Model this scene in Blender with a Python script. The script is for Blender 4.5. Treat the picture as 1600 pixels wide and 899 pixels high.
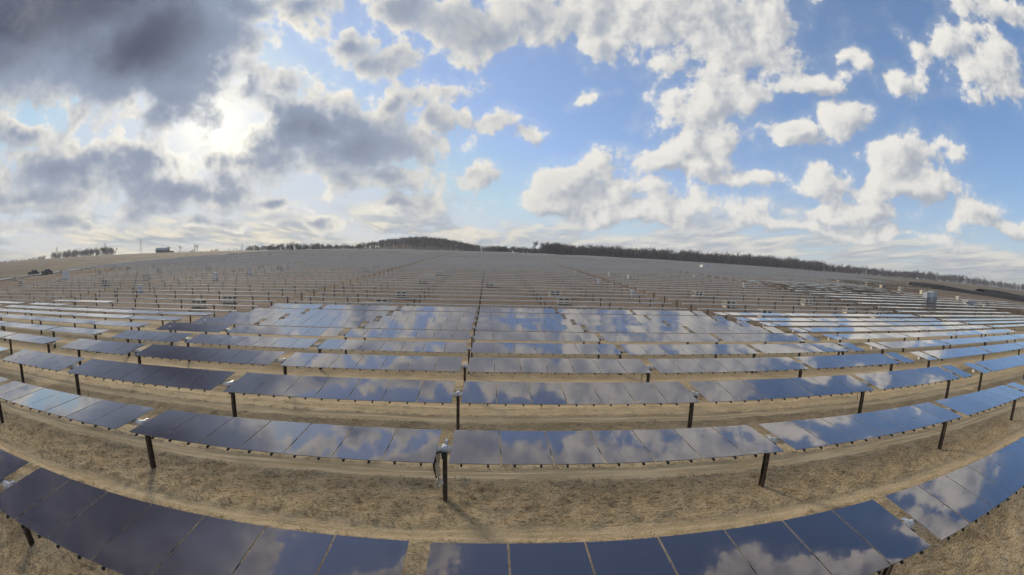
import bpy, bmesh, math, random
import numpy as np
from mathutils import Matrix, Vector

for o in list(bpy.data.objects):
    bpy.data.objects.remove(o)
scene = bpy.context.scene
COL = scene.collection
rnd = random.Random(7)
R_ = math.radians

# ------------------------------------------------------------------ camera
CAM_Z = 5.9
cd = bpy.data.cameras.new('camera')
cam = bpy.data.objects.new('camera', cd)
COL.objects.link(cam)
scene.camera = cam
cd.type = 'PANO'                       # wide site camera with a barrel-distorting lens
cd.panorama_type = 'FISHEYE_LENS_POLYNOMIAL'
cd.sensor_width = 36.0
cd.sensor_height = 36.0 * 575 / 1024
cd.fisheye_fov = math.pi
cd.fisheye_polynomial_k0 = 0.0
cd.fisheye_polynomial_k1 = -0.0738885
cd.fisheye_polynomial_k2 = 0.000170
cd.fisheye_polynomial_k3 = 0.0000681
cd.fisheye_polynomial_k4 = -0.00000259
cd.shift_x = 34.3 / 1600
cd.shift_y = 23.3 / 899
cd.clip_start = 0.05
cd.clip_end = 20000
yaw, pitch, roll = 0.0079, 0.0750, 0.0186
f = Vector((math.sin(yaw) * math.cos(pitch), math.cos(yaw) * math.cos(pitch), -math.sin(pitch)))
r = Vector((math.cos(yaw), -math.sin(yaw), 0))
u = r.cross(f)
r2 = r * math.cos(roll) + u * math.sin(roll)
u2 = u * math.cos(roll) - r * math.sin(roll)
m = Matrix((r2, u2, -f)).transposed().to_4x4()
m.translation = (0, 0, CAM_Z)
cam.matrix_world = m

# ------------------------------------------------------------------ colour management
scene.view_settings.view_transform = 'Standard'
scene.view_settings.look = 'None'
scene.view_settings.exposure = 0.8
scene.view_settings.gamma = 1.0
scene.view_settings.use_curve_mapping = False
scene.render.engine = 'CYCLES'
scene.cycles.max_bounces = 6
scene.cycles.use_denoising = True
scene.cycles.use_adaptive_sampling = True
scene.cycles.adaptive_threshold = 0.02
scene.cycles.adaptive_min_samples = 12

# ------------------------------------------------------------------ sun and sky
SUN_AZ, SUN_EL = -38.5, 18.5           # degrees, azimuth from +Y towards +X
sun_dir = Vector((math.sin(R_(SUN_AZ)) * math.cos(R_(SUN_EL)),
                  math.cos(R_(SUN_AZ)) * math.cos(R_(SUN_EL)), math.sin(R_(SUN_EL))))
sl = bpy.data.lights.new('sun', 'SUN')
sl.energy = 1.5
sl.angle = R_(10)                      # the sun stands behind cloud
sl.color = (1.0, 0.88, 0.70)
sun = bpy.data.objects.new('sun', sl)
COL.objects.link(sun)
sun.rotation_euler = (-sun_dir).to_track_quat('-Z', 'Y').to_euler()

world = bpy.data.worlds.new('World')
scene.world = world
world.use_nodes = True
world.cycles.sampling_method = 'NONE'


class S:
    """A socket with arithmetic: builds Math nodes as it is used."""
    nt = None

    def __init__(self, s):
        self.s = s

    @staticmethod
    def math(op, *a, clamp=False):
        n = S.nt.nodes.new('ShaderNodeMath')
        n.operation = op
        n.use_clamp = clamp
        for i, v in enumerate(a):
            if isinstance(v, S):
                S.nt.links.new(v.s, n.inputs[i])
            else:
                n.inputs[i].default_value = v
        return S(n.outputs[0])

    def __add__(self, o): return S.math('ADD', self, o)
    __radd__ = __add__
    def __mul__(self, o): return S.math('MULTIPLY', self, o)
    __rmul__ = __mul__
    def __sub__(self, o): return S.math('SUBTRACT', self, o)
    def __rsub__(self, o): return S.math('SUBTRACT', o, self)
    def __truediv__(self, o): return S.math('DIVIDE', self, o)
    def __rtruediv__(self, o): return S.math('DIVIDE', o, self)
    def __pow__(self, o): return S.math('POWER', self, o)


def clamp01(a): return S.math('ADD', a, 0.0, clamp=True)


def step(a, lo, hi):
    n = S.nt.nodes.new('ShaderNodeMapRange')
    n.interpolation_type = 'SMOOTHSTEP'
    S.nt.links.new(a.s, n.inputs['Value'])
    n.inputs['From Min'].default_value = lo
    n.inputs['From Max'].default_value = hi
    return S(n.outputs['Result'])


def xyz(x, y, z):
    n = S.nt.nodes.new('ShaderNodeCombineXYZ')
    for i, v in enumerate((x, y, z)):
        if isinstance(v, S):
            S.nt.links.new(v.s, n.inputs[i])
        else:
            n.inputs[i].default_value = v
    return S(n.outputs[0])


def vmath(op, a, b=None, scale=None):
    n = S.nt.nodes.new('ShaderNodeVectorMath')
    n.operation = op
    for i, v in enumerate((a, b)):
        if isinstance(v, S):
            S.nt.links.new(v.s, n.inputs[i])
        elif v is not None:
            n.inputs[i].default_value = v
    if scale is not None:
        n.inputs['Scale'].default_value = scale
    return S(n.outputs['Value' if op in ('LENGTH', 'DOT_PRODUCT') else 'Vector'])


def noise(vec, scale, detail=6, rough=0.55, color=False, lac=2.0, dim='2D'):
    n = S.nt.nodes.new('ShaderNodeTexNoise')
    n.noise_dimensions = dim
    S.nt.links.new(vec.s, n.inputs['Vector'])
    n.inputs['Scale'].default_value = scale
    n.inputs['Detail'].default_value = detail
    n.inputs['Roughness'].default_value = rough
    n.inputs['Lacunarity'].default_value = lac
    return S(n.outputs['Color' if color else 'Fac'])


def voronoi(vec, scale, detail=3, rough=0.5):
    n = S.nt.nodes.new('ShaderNodeTexVoronoi')
    n.feature = 'F1'
    n.voronoi_dimensions = '2D'
    n.normalize = True
    S.nt.links.new(vec.s, n.inputs['Vector'])
    n.inputs['Scale'].default_value = scale
    n.inputs['Detail'].default_value = detail
    n.inputs['Roughness'].default_value = rough
    return S(n.outputs['Distance'])


def mixc(fac, a, b):
    n = S.nt.nodes.new('ShaderNodeMix')
    n.data_type = 'RGBA'
    n.clamp_factor = True
    if isinstance(fac, S):
        S.nt.links.new(fac.s, n.inputs[0])
    else:
        n.inputs[0].default_value = fac
    for i, v in ((6, a), (7, b)):
        if isinstance(v, S):
            S.nt.links.new(v.s, n.inputs[i])
        else:
            n.inputs[i].default_value = (*v, 1)
    return S(n.outputs[2])


# cumulus masses on the sky: centre u, v, half sizes, weight, in the
# stereographic chart u = 2x/(1+y), v = 2z/(1+y) of world directions
CLOUDS = [
    (-1.224,0.955,0.681,0.286,1.00), (-1.221,0.743,0.737,0.320,1.00), (-0.841,0.566,0.314,0.209,1.00), (-0.715,0.547,0.139,0.125,1.00),
    (-0.584,0.645,0.121,0.052,0.90), (-0.778,0.430,0.157,0.087,1.00), (-1.119,0.523,0.288,0.111,0.90), (-1.009,0.257,0.387,0.074,1.00),
    (-0.834,0.280,0.122,0.052,0.90), (-0.727,0.197,0.248,0.056,1.00), (-0.560,0.167,0.103,0.032,0.90), (-1.128,0.186,0.195,0.036,0.90),
    (-0.805,0.155,0.103,0.024,0.60), (-0.419,0.346,0.225,0.114,1.00), (-0.319,0.302,0.202,0.094,1.00), (-0.525,0.405,0.094,0.086,0.90),
    (-0.201,0.297,0.110,0.080,0.90), (-0.264,0.225,0.160,0.039,0.70), (-0.593,0.465,0.058,0.058,0.80), (-0.678,0.372,0.062,0.052,0.50),
    (-0.665,0.264,0.188,0.059,0.45), (-0.543,0.266,0.103,0.052,0.60), (-0.446,0.624,0.103,0.034,0.60), (-0.370,0.560,0.086,0.042,0.70),
    (-0.262,0.518,0.078,0.041,0.70), (-0.200,0.436,0.056,0.061,0.80), (-0.145,0.384,0.057,0.041,0.80), (-0.122,0.468,0.074,0.030,0.50),
    (-0.002,0.379,0.057,0.034,0.90), (0.067,0.358,0.054,0.031,0.90), (-0.200,0.632,0.138,0.054,1.00), (-0.014,0.609,0.174,0.074,1.00),
    (0.201,0.647,0.259,0.071,1.00), (0.448,0.638,0.292,0.099,1.00), (0.559,0.565,0.163,0.077,0.90), (0.259,0.563,0.097,0.034,0.75),
    (0.658,0.607,0.073,0.094,0.90), (0.536,0.426,0.130,0.095,0.95), (0.557,0.338,0.113,0.059,0.80), (0.619,0.451,0.051,0.076,0.60),
    (0.878,0.420,0.078,0.040,0.90), (0.770,0.376,0.073,0.040,0.85), (0.226,0.243,0.152,0.050,0.95), (0.437,0.274,0.182,0.039,0.90),
    (0.156,0.202,0.127,0.043,0.80), (0.316,0.204,0.159,0.028,0.60), (0.822,0.265,0.091,0.055,0.90), (0.996,0.306,0.074,0.077,1.00),
    (1.131,0.342,0.046,0.047,0.90), (0.685,0.236,0.105,0.031,0.70), (1.031,0.245,0.147,0.037,0.80), (1.259,0.595,0.118,0.086,1.00),
    (1.114,0.632,0.074,0.050,0.80), (0.990,0.508,0.070,0.035,0.60), (1.308,0.748,0.169,0.046,0.80), (0.767,0.501,0.086,0.021,0.70),
    (0.898,0.544,0.055,0.022,0.60), (1.222,0.213,0.073,0.038,0.80), (0.889,0.178,0.169,0.025,0.60), (0.536,0.169,0.155,0.028,0.60),
    (-1.166,0.356,0.123,0.054,0.70), (-1.027,0.379,0.094,0.039,0.60), (0.225,0.452,0.039,0.012,0.50), (-1.026,0.120,0.239,0.021,0.60),
    (-0.683,0.112,0.153,0.019,0.55), (-0.469,0.130,0.139,0.023,0.60), (-0.201,0.163,0.135,0.027,0.70), (-0.048,0.241,0.076,0.032,0.70),
    (0.397,0.147,0.193,0.023,0.60), (0.706,0.142,0.180,0.020,0.65), (0.955,0.135,0.188,0.017,0.60), (1.284,0.179,0.135,0.024,0.70),
]


def build_sky():
    nt = world.node_tree
    nt.nodes.clear()
    S.nt = nt
    out = nt.nodes.new('ShaderNodeOutputWorld')
    bg = nt.nodes.new('ShaderNodeBackground')
    nt.links.new(bg.outputs[0], out.inputs[0])
    bg.inputs['Strength'].default_value = 0.1
    sky = nt.nodes.new('ShaderNodeTexSky')
    sky.sky_type = 'NISHITA'
    sky.sun_disc = False
    sky.sun_elevation = R_(SUN_EL)
    sky.sun_rotation = R_(SUN_AZ)
    sky.air_density = 1.0
    sky.dust_density = 0.2
    sky.ozone_density = 1.5
    tc = nt.nodes.new('ShaderNodeTexCoord')
    d = S(tc.outputs['Generated'])
    sep = nt.nodes.new('ShaderNodeSeparateXYZ')
    nt.links.new(d.s, sep.inputs[0])
    x, y, z = (S(sep.outputs[i]) for i in range(3))
    k = 2.0 / S.math('MAXIMUM', y + 1.0, 0.12)
    U, V = x * k, z * k
    az = math.atan2(sun_dir.x, sun_dir.y)
    su, sv = 2 * sun_dir.x / (1 + sun_dir.y), 2 * sun_dir.z / (1 + sun_dir.y)

    def madd(a, b, c):
        n = nt.nodes.new('ShaderNodeVectorMath')
        n.operation = 'MULTIPLY_ADD'
        nt.links.new(a.s, n.inputs[0])
        n.inputs[1].default_value = b
        if isinstance(c, S):
            nt.links.new(c.s, n.inputs[2])
        else:
            n.inputs[2].default_value = c
        return S(n.outputs[0])

    uv = xyz(U, V, 0.0)
    warp = noise(uv, 4.5, 3, 0.5, color=True)
    p0 = madd(warp, (0.12, 0.12, 0.0), vmath('ADD', uv, (-0.06, -0.06, 0.0)))
    du, dv = su - U, sv - V
    ln = S.math('SQRT', du * du + dv * dv + 0.02)
    toward = xyz(du / ln * 0.035, dv / ln * 0.035 + 0.022, 0.0)

    def masses(p):
        acc = None
        for i, (cu, cv, sx, sy, w) in enumerate(CLOUDS):
            if i and i % 8 == 0:
                # each batch waits for the one before (keeps few values alive at once)
                p = madd(xyz(acc, acc, acc), (1e-7, 1e-7, 0.0), p)
            s = max(min(sx, sy), 0.085) * w
            rr = vmath('LENGTH', madd(p, (1 / sx, 1 / sy, 0.0), (-cu / sx, -cv / sy, 0.0)))
            v = S.math('MULTIPLY_ADD', rr, -s, s)
            acc = v if acc is None else S.math('SMOOTH_MAX', acc, v, 0.02)
        return acc
    acc = masses(p0)
    # the same masses a little nearer the sun: which side is turned to the light
    turn = masses(vmath('ADD', p0, toward)) - acc
    # the sky outside these masses: scattered cumulus of the same kind
    gen = noise(uv, 1.6, 2, 0.5)
    far = step(S.math('MAXIMUM', S.math('ABSOLUTE', U) * 0.66, V * 1.32), 0.98, 1.15)
    acc = S.math('SMOOTH_MAX', acc, (gen - 0.50) * 0.9 * far - (1.0 - far), 0.03)

    def detail(uv):
        n1 = noise(uv, 9.0, 9, 0.62)
        v1 = voronoi(uv, 15.0, 2, 0.55)
        return (n1 - 0.5) * 0.20 + (0.42 - v1) * 0.075

    N1 = detail(uv)
    # the same billows a little nearer the sun: what shades what
    N2 = detail(xyz(U + du / ln * 0.03, V + dv / ln * 0.03 + 0.015, 0.0))
    D = acc + N1
    D2 = acc + N2

    g = vmath('DOT_PRODUCT', d, tuple(sun_dir))
    ang = S.math('ARCCOSINE', g)                 # angle from the sun, radians
    near = 1.0 - step(ang, 0.30, 1.05)           # 1 towards the sun
    glow = S.math('EXPONENT', ang * -3.6)
    core = S.math('EXPONENT', ang * -18.0)

    veil = step(acc + N1 * 0.9, -0.05, 0.05) * 0.26
    alpha = S.math('MAXIMUM', step(D, -0.006, 0.032), veil)
    thick = step(D, 0.0, 0.07)
    deep = step(acc + N1 * 0.7, 0.0, 0.075)
    mass = step(acc + N1 * 0.55, 0.035, 0.21)
    lit = 1.0 - step((N2 - N1) * 1.1 + turn * 1.0 + acc * 0.10, -0.050, 0.062)

    sh = mixc(near, (0.24, 0.26, 0.295), (0.215, 0.245, 0.295))
    sh = mixc(near * deep, sh, (0.175, 0.21, 0.28))
    sh = mixc((near * 0.5 + 0.5) * mass, sh, mixc(step(gen + N1, 0.40, 0.66), (0.034, 0.040, 0.068), (0.066, 0.074, 0.106)))
    ltc = mixc(near, (0.50, 0.485, 0.455), (0.53, 0.495, 0.42))
    cl = mixc(lit * (1.0 - S.math('MAXIMUM', thick * near * 0.45, S.math('MAXIMUM', deep * near, mass * 0.9))), sh, ltc)
    # silver lining round the hidden sun
    rim = (1.0 - thick) * (glow * 0.30 + core * 0.20)
    n = nt.nodes.new('ShaderNodeVectorMath')
    n.operation = 'SCALE'
    n.inputs[0].default_value = (1.0, 0.93, 0.78)
    nt.links.new(rim.s, n.inputs['Scale'])
    cl = vmath('ADD', cl, S(n.outputs[0]))

    # low layered cloud over the horizon
    fk = 1.0 / (S.math('MAXIMUM', V, 0.0) + 0.17)
    hb = noise(xyz(U * fk, fk * 0.85, 0.0), 1.3, 8, 0.64)
    hv = noise(xyz(U * fk - 0.06, fk * 0.85 - 0.16, 0.0), 1.3, 6, 0.60)
    hm = (1.0 - step(V, 0.08, 0.26)) * step(V, -0.02, 0.02)
    hd = hb + hm * 0.20 - 0.16
    halpha = step(hd, 0.40, 0.56) * hm
    hsh = mixc(near, (0.235, 0.255, 0.295), (0.185, 0.22, 0.27))
    hlt = mixc(near, (0.48, 0.455, 0.40), (0.56, 0.50, 0.385))
    hcl = mixc(step(hb - hv * 0.75, 0.03, 0.26), hsh, hlt)

    base = S(sky.outputs[0])
    base = vmath('MULTIPLY', base, (0.046, 0.063, 0.092))
    base = vmath('MINIMUM', vmath('ADD', base, (0.019, 0.030, 0.024)), (0.28, 0.37, 0.51))
    base = mixc(S.math('EXPONENT', ang * -1.4) * 0.55, base, (0.41, 0.435, 0.47))
    base = mixc(clamp01(S.math('EXPONENT', ang * -16.0) * 1.3), base, (0.85, 0.79, 0.66))
    haze = S.math('EXPONENT', S.math('MAXIMUM', V, 0.0) * -8.0)
    hz = mixc(near, (0.40, 0.405, 0.395), (0.50, 0.465, 0.38))
    c = mixc(haze * 0.9, base, hz)
    c = mixc(halpha * 0.92, c, hcl)
    c = mixc(alpha, c, cl)
    c = mixc(haze * 0.30, c, hz)
    c = vmath('SCALE', c, scale=10.0)
    nt.links.new(c.s, bg.inputs['Color'])


build_sky()

# ------------------------------------------------------------------ materials
def material(name):
    m = bpy.data.materials.new(name)
    m.use_nodes = True
    nt = m.node_tree
    S.nt = nt
    return m, nt, nt.nodes['Principled BSDF']


def coord(kind='Object'):
    n = S.nt.nodes.new('ShaderNodeTexCoord')
    return S(n.outputs[kind])


def position():
    n = S.nt.nodes.new('ShaderNodeNewGeometry')
    return S(n.outputs['Position'])


def bump(bsdf, h, strength, dist):
    n = S.nt.nodes.new('ShaderNodeBump')
    n.inputs['Strength'].default_value = strength
    n.inputs['Distance'].default_value = dist
    S.nt.links.new(h.s, n.inputs['Height'])
    S.nt.links.new(n.outputs[0], bsdf.inputs['Normal'])


def attr(name):
    n = S.nt.nodes.new('ShaderNodeAttribute')
    n.attribute_name = name
    return S(n.outputs['Fac'])


def simple(name, a, b, rough=0.6, metal=0.0, scale=6.0, lo=0.35, hi=0.65, bumps=0.0):
    """two-tone worn surface"""
    m, nt, bs = material(name)
    p = position()
    n1 = noise(p, scale, 6, 0.6, dim='3D')
    c = mixc(step(n1, lo, hi), a, b)
    nt.links.new(c.s, bs.inputs['Base Color'])
    bs.inputs['Metallic'].default_value = metal
    nt.links.new((n1 * 0.25 + (rough - 0.12)).s, bs.inputs['Roughness'])
    if bumps:
        bump(bs, noise(p, scale * 6, 4, 0.6, dim='3D'), bumps, 0.01)
    return m


def mat_glass():
    m, nt, bs = material('thin_film_glass')
    oi = nt.nodes.new('ShaderNodeObjectInfo')
    rv = S(oi.outputs['Random'])
    p = position()
    dust = noise(p, 1.1, 5, 0.65, dim='3D')
    c = mixc(rv, (0.010, 0.006, 0.011), (0.018, 0.009, 0.014))
    c = mixc(step(dust, 0.35, 0.85) * 0.05, c, (0.20, 0.17, 0.13))
    nt.links.new(c.s, bs.inputs['Base Color'])
    bs.inputs['IOR'].default_value = 1.75
    bs.inputs['Coat Weight'].default_value = 1.0
    bs.inputs['Coat IOR'].default_value = 2.15
    bs.inputs['Coat Roughness'].default_value = 0.012
    bs.inputs['Specular Tint'].default_value = (1.0, 0.70, 0.80, 1)
    nt.links.new((dust * 0.03 + 0.008).s, bs.inputs['Roughness'])
    w = noise(p, 0.55, 2, 0.4, dim='3D')
    bump(bs, w, 0.09, 0.06)
    nt.links.new(bs.inputs['Normal'].links[0].from_socket, bs.inputs['Coat Normal'])
    return m


def mat_ground():
    m, nt, bs = material('dry_ground')
    p = position()
    big = noise(p, 0.07, 4, 0.55, dim='3D')
    mid = noise(p, 0.9, 6, 0.62, dim='3D')
    st = noise(vmath('MULTIPLY', p, (1.0, 1.9, 1.0)), 4.2, 8, 0.72, dim='3D')
    fine = noise(p, 26.0, 5, 0.65, dim='3D')
    tr = attr('track')
    c = mixc(step(mid, 0.30, 0.70), (0.54, 0.392, 0.208), (0.78, 0.595, 0.355))
    c = mixc(step(st, 0.46, 0.60) * 0.7, c, (0.76, 0.60, 0.385))
    c = mixc(step(st, 0.52, 0.33) * 0.0 + (1.0 - step(st, 0.36, 0.45)) * 0.85, c, (0.17, 0.115, 0.058))
    fl = noise(vmath('MULTIPLY', p, (1.0, 1.8, 1.0)), 10.0, 5, 0.62, dim='3D')
    c = mixc((1.0 - step(fl, 0.36, 0.44)) * 0.65, c, (0.11, 0.075, 0.04))
    c = mixc(step(fl, 0.57, 0.66) * 0.65, c, (0.84, 0.68, 0.45))
    c = mixc((1.0 - step(fine, 0.30, 0.48)) * 0.45, c, (0.15, 0.105, 0.06))
    trc = mixc(step(noise(vmath('MULTIPLY', p, (0.25, 5.0, 1.0)), 1.2, 5, 0.6, dim='3D'), 0.35, 0.65),
               (0.53, 0.39, 0.215), (0.80, 0.62, 0.38))
    c = mixc(tr, c, trc)
    # bare graded soil up the slope, with green-brown grass further out
    far = attr('slope')
    soil = mixc(step(big, 0.35, 0.65), (0.225, 0.150, 0.092), (0.315, 0.225, 0.148))
    soil = mixc(step(mid, 0.35, 0.7) * 0.4, soil, (0.38, 0.315, 0.235))
    c = mixc(far, c, soil)
    gr = attr('grass')
    gc = mixc(step(big, 0.3, 0.7), (0.205, 0.155, 0.10), (0.30, 0.235, 0.16))
    c = mixc(gr, c, gc)
    nt.links.new(c.s, bs.inputs['Base Color'])
    bs.inputs['Roughness'].default_value = 0.95
    bs.inputs['Specular IOR Level'].default_value = 0.15
    h = (st + fl * 0.8) * (1.0 - tr * 0.75) + fine * 0.35
    bump(bs, h, 0.9, 0.12)
    return m


def mat_straw():
    m, nt, bs = material('straw')
    p = position()
    n1 = noise(p, 9.0, 3, 0.6, dim='3D')
    n2 = noise(p, 0.8, 3, 0.6, dim='3D')
    c = mixc(step(n1, 0.3, 0.7), (0.36, 0.25, 0.135), (0.76, 0.60, 0.38))
    c = mixc(step(n2, 0.45, 0.75) * 0.5, c, (0.22, 0.16, 0.10))
    nt.links.new(c.s, bs.inputs['Base Color'])
    bs.inputs['Roughness'].default_value = 0.9
    bs.inputs['Specular IOR Level'].default_value = 0.1
    return m


M = {}
M['glass'] = mat_glass()
M['ground'] = mat_ground()
M['straw'] = mat_straw()
M['edge'] = simple('module_edge', (0.20, 0.20, 0.21), (0.34, 0.34, 0.35), 0.5, 0.6, 3)
M['back'] = simple('module_underside', (0.030, 0.030, 0.034), (0.05, 0.05, 0.055), 0.6, 0, 3)
M['galv'] = simple('galvanised_steel', (0.62, 0.58, 0.53), (0.78, 0.745, 0.695), 0.55, 0.05, 7)
M['post'] = simple('weathered_post_steel', (0.032, 0.023, 0.016), (0.090, 0.062, 0.042), 0.8, 0.0, 5, bumps=0.3)
M['rail'] = simple('dark_rail', (0.012, 0.012, 0.013), (0.028, 0.027, 0.026), 0.6, 0.2, 9)
M['bright'] = simple('bright_casting', (0.40, 0.41, 0.43), (0.62, 0.62, 0.63), 0.45, 0.4, 12)
M['rubber'] = simple('black_rubber', (0.008, 0.008, 0.009), (0.02, 0.02, 0.02), 0.7, 0, 12)
M['strap'] = simple('tan_strap', (0.42, 0.34, 0.23), (0.56, 0.47, 0.33), 0.8, 0, 8)
M['wood'] = simple('pale_pallet_wood', (0.62, 0.53, 0.38), (0.78, 0.70, 0.54), 0.85, 0, 4, bumps=0.2)
M['crate'] = simple('cream_carton', (0.62, 0.54, 0.41), (0.76, 0.69, 0.55), 0.85, 0, 2)
M['stack'] = simple('dark_module_stack', (0.010, 0.010, 0.012), (0.024, 0.023, 0.025), 0.4, 0, 6)
M['white'] = simple('white_paint', (0.58, 0.58, 0.56), (0.70, 0.70, 0.68), 0.5, 0, 2)
M['grey'] = simple('grey_paint', (0.36, 0.38, 0.40), (0.50, 0.52, 0.54), 0.5, 0, 2)
M['dark'] = simple('dark_paint', (0.012, 0.013, 0.016), (0.03, 0.03, 0.035), 0.4, 0, 3)
M['yellow'] = simple('yellow_paint', (0.52, 0.37, 0.09), (0.66, 0.49, 0.15), 0.55, 0, 2)
M['gravel'] = simple('gravel', (0.34, 0.32, 0.30), (0.50, 0.47, 0.44), 0.95, 0, 0.8, bumps=0.4)
M['topsoil'] = simple('dark_topsoil', (0.020, 0.016, 0.013), (0.052, 0.040, 0.030), 0.95, 0, 0.35, bumps=0.5)
M['bark'] = simple('winter_bark', (0.105, 0.080, 0.066), (0.19, 0.15, 0.125), 0.95, 0, 0.08)
M['roof'] = simple('barn_roof', (0.26, 0.27, 0.29), (0.38, 0.39, 0.41), 0.6, 0, 0.6)
M['barnwall'] = simple('barn_wall', (0.10, 0.06, 0.045), (0.16, 0.10, 0.075), 0.85, 0, 0.6)
M['window'] = simple('dark_window', (0.02, 0.024, 0.03), (0.04, 0.045, 0.05), 0.15, 0, 1)


# ------------------------------------------------------------------ mesh helpers
class MB:
    def __init__(self):
        self.v, self.f, self.m = [], [], []

    def add(self, vs, fs, mi=0):
        b = len(self.v)
        self.v.extend(vs)
        self.f.extend(tuple(i + b for i in q) for q in fs)
        self.m.extend([mi] * len(fs))

    def box(self, c, s, mi=0, top=None):
        x, y, z = c
        a, b, h = s[0] / 2, s[1] / 2, s[2] / 2
        t = top or (1, 1)
        vs = [(x - a, y - b, z - h), (x + a, y - b, z - h), (x + a, y + b, z - h), (x - a, y + b, z - h),
              (x - a * t[0], y - b * t[1], z + h), (x + a * t[0], y - b * t[1], z + h),
              (x + a * t[0], y + b * t[1], z + h), (x - a * t[0], y + b * t[1], z + h)]
        self.add(vs, [(3, 2, 1, 0), (4, 5, 6, 7), (0, 1, 5, 4), (1, 2, 6, 5), (2, 3, 7, 6), (3, 0, 4, 7)], mi)

    def tube(self, pts, rad, n=8, mi=0, caps=True):
        pts = [Vector(p) for p in pts]
        rad = rad if isinstance(rad, (list, tuple)) else [rad] * len(pts)
        rings = []
        for i, p in enumerate(pts):
            d = (pts[min(i + 1, len(pts) - 1)] - pts[max(i - 1, 0)]).normalized()
            s = d.cross(Vector((0, 0, 1)) if abs(d.z) < 0.9 else Vector((0, 1, 0))).normalized()
            t = s.cross(d)
            rings.append([tuple(p + (s * math.cos(2 * math.pi * k / n + 0.4) + t * math.sin(2 * math.pi * k / n + 0.4)) * rad[i]) for k in range(n)])
        fs = []
        for i in range(len(pts) - 1):
            for k in range(n):
                k2 = (k + 1) % n
                fs.append((i * n + k, i * n + k2, (i + 1) * n + k2, (i + 1) * n + k))
        if caps:
            fs.append(tuple(range(n - 1, -1, -1)))
            fs.append(tuple(range((len(pts) - 1) * n, len(pts) * n)))
        self.add([v for q in rings for v in q], fs, mi)

    def mesh(self, name, mats, smooth=False):
        me = bpy.data.meshes.new(name)
        me.from_pydata(self.v, [], self.f)
        for k in mats:
            me.materials.append(M[k])
        if len(mats) > 1:
            me.polygons.foreach_set('material_index', self.m)
        if smooth:
            me.polygons.foreach_set('use_smooth', [True] * len(me.polygons))
        me.update()
        return me


def link(name, data, parent=None, loc=(0, 0, 0), rot=(0, 0, 0), scale=None):
    o = bpy.data.objects.new(name, data)
    COL.objects.link(o)
    o.parent = parent
    o.location = loc
    o.rotation_euler = rot
    if scale:
        o.scale = scale
    return o


def tag(o, label, cat, group=None):
    o['label'] = label
    o['category'] = cat
    if group:
        o['group'] = group
    return o


def np_mesh(name, v, f, mats):
    """mesh from numpy arrays, faces all of one size"""
    me = bpy.data.meshes.new(name)
    n, k = f.shape
    me.vertices.add(len(v))
    me.vertices.foreach_set('co', np.ascontiguousarray(v, np.float32).ravel())
    me.loops.add(n * k)
    me.loops.foreach_set('vertex_index', np.ascontiguousarray(f, np.int32).ravel())
    me.polygons.add(n)
    me.polygons.foreach_set('loop_start', np.arange(0, n * k, k, dtype=np.int32))
    me.update(calc_edges=True)
    for q in mats:
        me.materials.append(M[q])
    return me


# ------------------------------------------------------------------ terrain
ROWS = [4.61, 9.29, 13.81, 18.12, 22.33, 26.73, 31.07, 35.38, 39.78, 44.17]
PITCH = 4.38
for k in range(10, 112):
    ROWS.append(44.17 + PITCH * (k - 9))


def terr(x, y):
    s = np.clip(np.asarray(y, float) - 40, 0, 430)
    z = 0.084 * s * s / (s + 5) * (1 - s / 2600)
    k = np.interp(x, [-1400, -911, -675, -300, -160, 0, 107, 188, 275, 400, 640, 1200, 2500],
                  [0.55, 0.74, 1.0, 1.07, 1.08, 1.03, 0.95, 0.87, 0.81, 0.78, 0.72, 0.66, 0.5])
    t = np.clip((np.asarray(y, float) - 60) / 260, 0, 1)
    z = z * (1 + (k - 1) * t * t * (3 - 2 * t))
    # wooded knoll behind the crest
    return z + 22.0 * np.exp(-((np.asarray(x, float) + 108) / 100.0) ** 2 - ((np.asarray(y, float) - 640) / 75.0) ** 2)


def T(x, y):
    return float(terr(x, y))


def hashn(ix, iy, seed):
    h = (ix.astype(np.int64) * 374761393 + iy.astype(np.int64) * 668265263 + seed * 974711) & 0xffffffff
    h = ((h ^ (h >> 13)) * 1274126177) & 0xffffffff
    return ((h ^ (h >> 16)) & 0xffff) / 65535.0


def vnoise(x, y, sc, seed):
    x, y = x / sc, y / sc
    ix, iy = np.floor(x), np.floor(y)
    fx, fy = x - ix, y - iy
    fx, fy = fx * fx * (3 - 2 * fx), fy * fy * (3 - 2 * fy)
    a, b = hashn(ix, iy, seed), hashn(ix + 1, iy, seed)
    c, d = hashn(ix, iy + 1, seed), hashn(ix + 1, iy + 1, seed)
    return (a * (1 - fx) + b * fx) * (1 - fy) + (c * (1 - fx) + d * fx) * fy - 0.5


def track_mask(x, y):
    """wheel tracks in the aisles between the rows"""
    t = np.zeros_like(y)
    wob = 0.18 * vnoise(x, y * 0 + 3, 7.0, 5)
    for i in range(0, 12):
        mid = (ROWS[i] + ROWS[i + 1]) / 2 + 0.15
        for off, w, a in ((-0.95, 0.42, 1.0), (0.85, 0.46, 1.0), (-0.05, 0.5, 0.45)):
            if i == 0:
                if off < 0.5:
                    continue
                w, a = 0.36, 0.7
            d = np.abs(y - mid - off - wob)
            t = np.maximum(t, a * np.clip((w - d) / 0.22 + 0.5 * vnoise(x, y, 0.5, 9), 0, 1))
    return t


def micro(x, y):
    near = np.clip((34 - y) / 12, 0, 1) * np.clip((40 - np.abs(x)) / 10, 0, 1)
    tr = track_mask(x, y)
    h = 0.10 * vnoise(x, y, 2.3, 1) + 0.075 * vnoise(x, y, 0.62, 2) * (1 - 0.75 * tr) + 0.08 * vnoise(x, y, 0.23, 3) * (1 - 0.85 * tr)
    return near * (h - 0.035 * tr)


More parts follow.
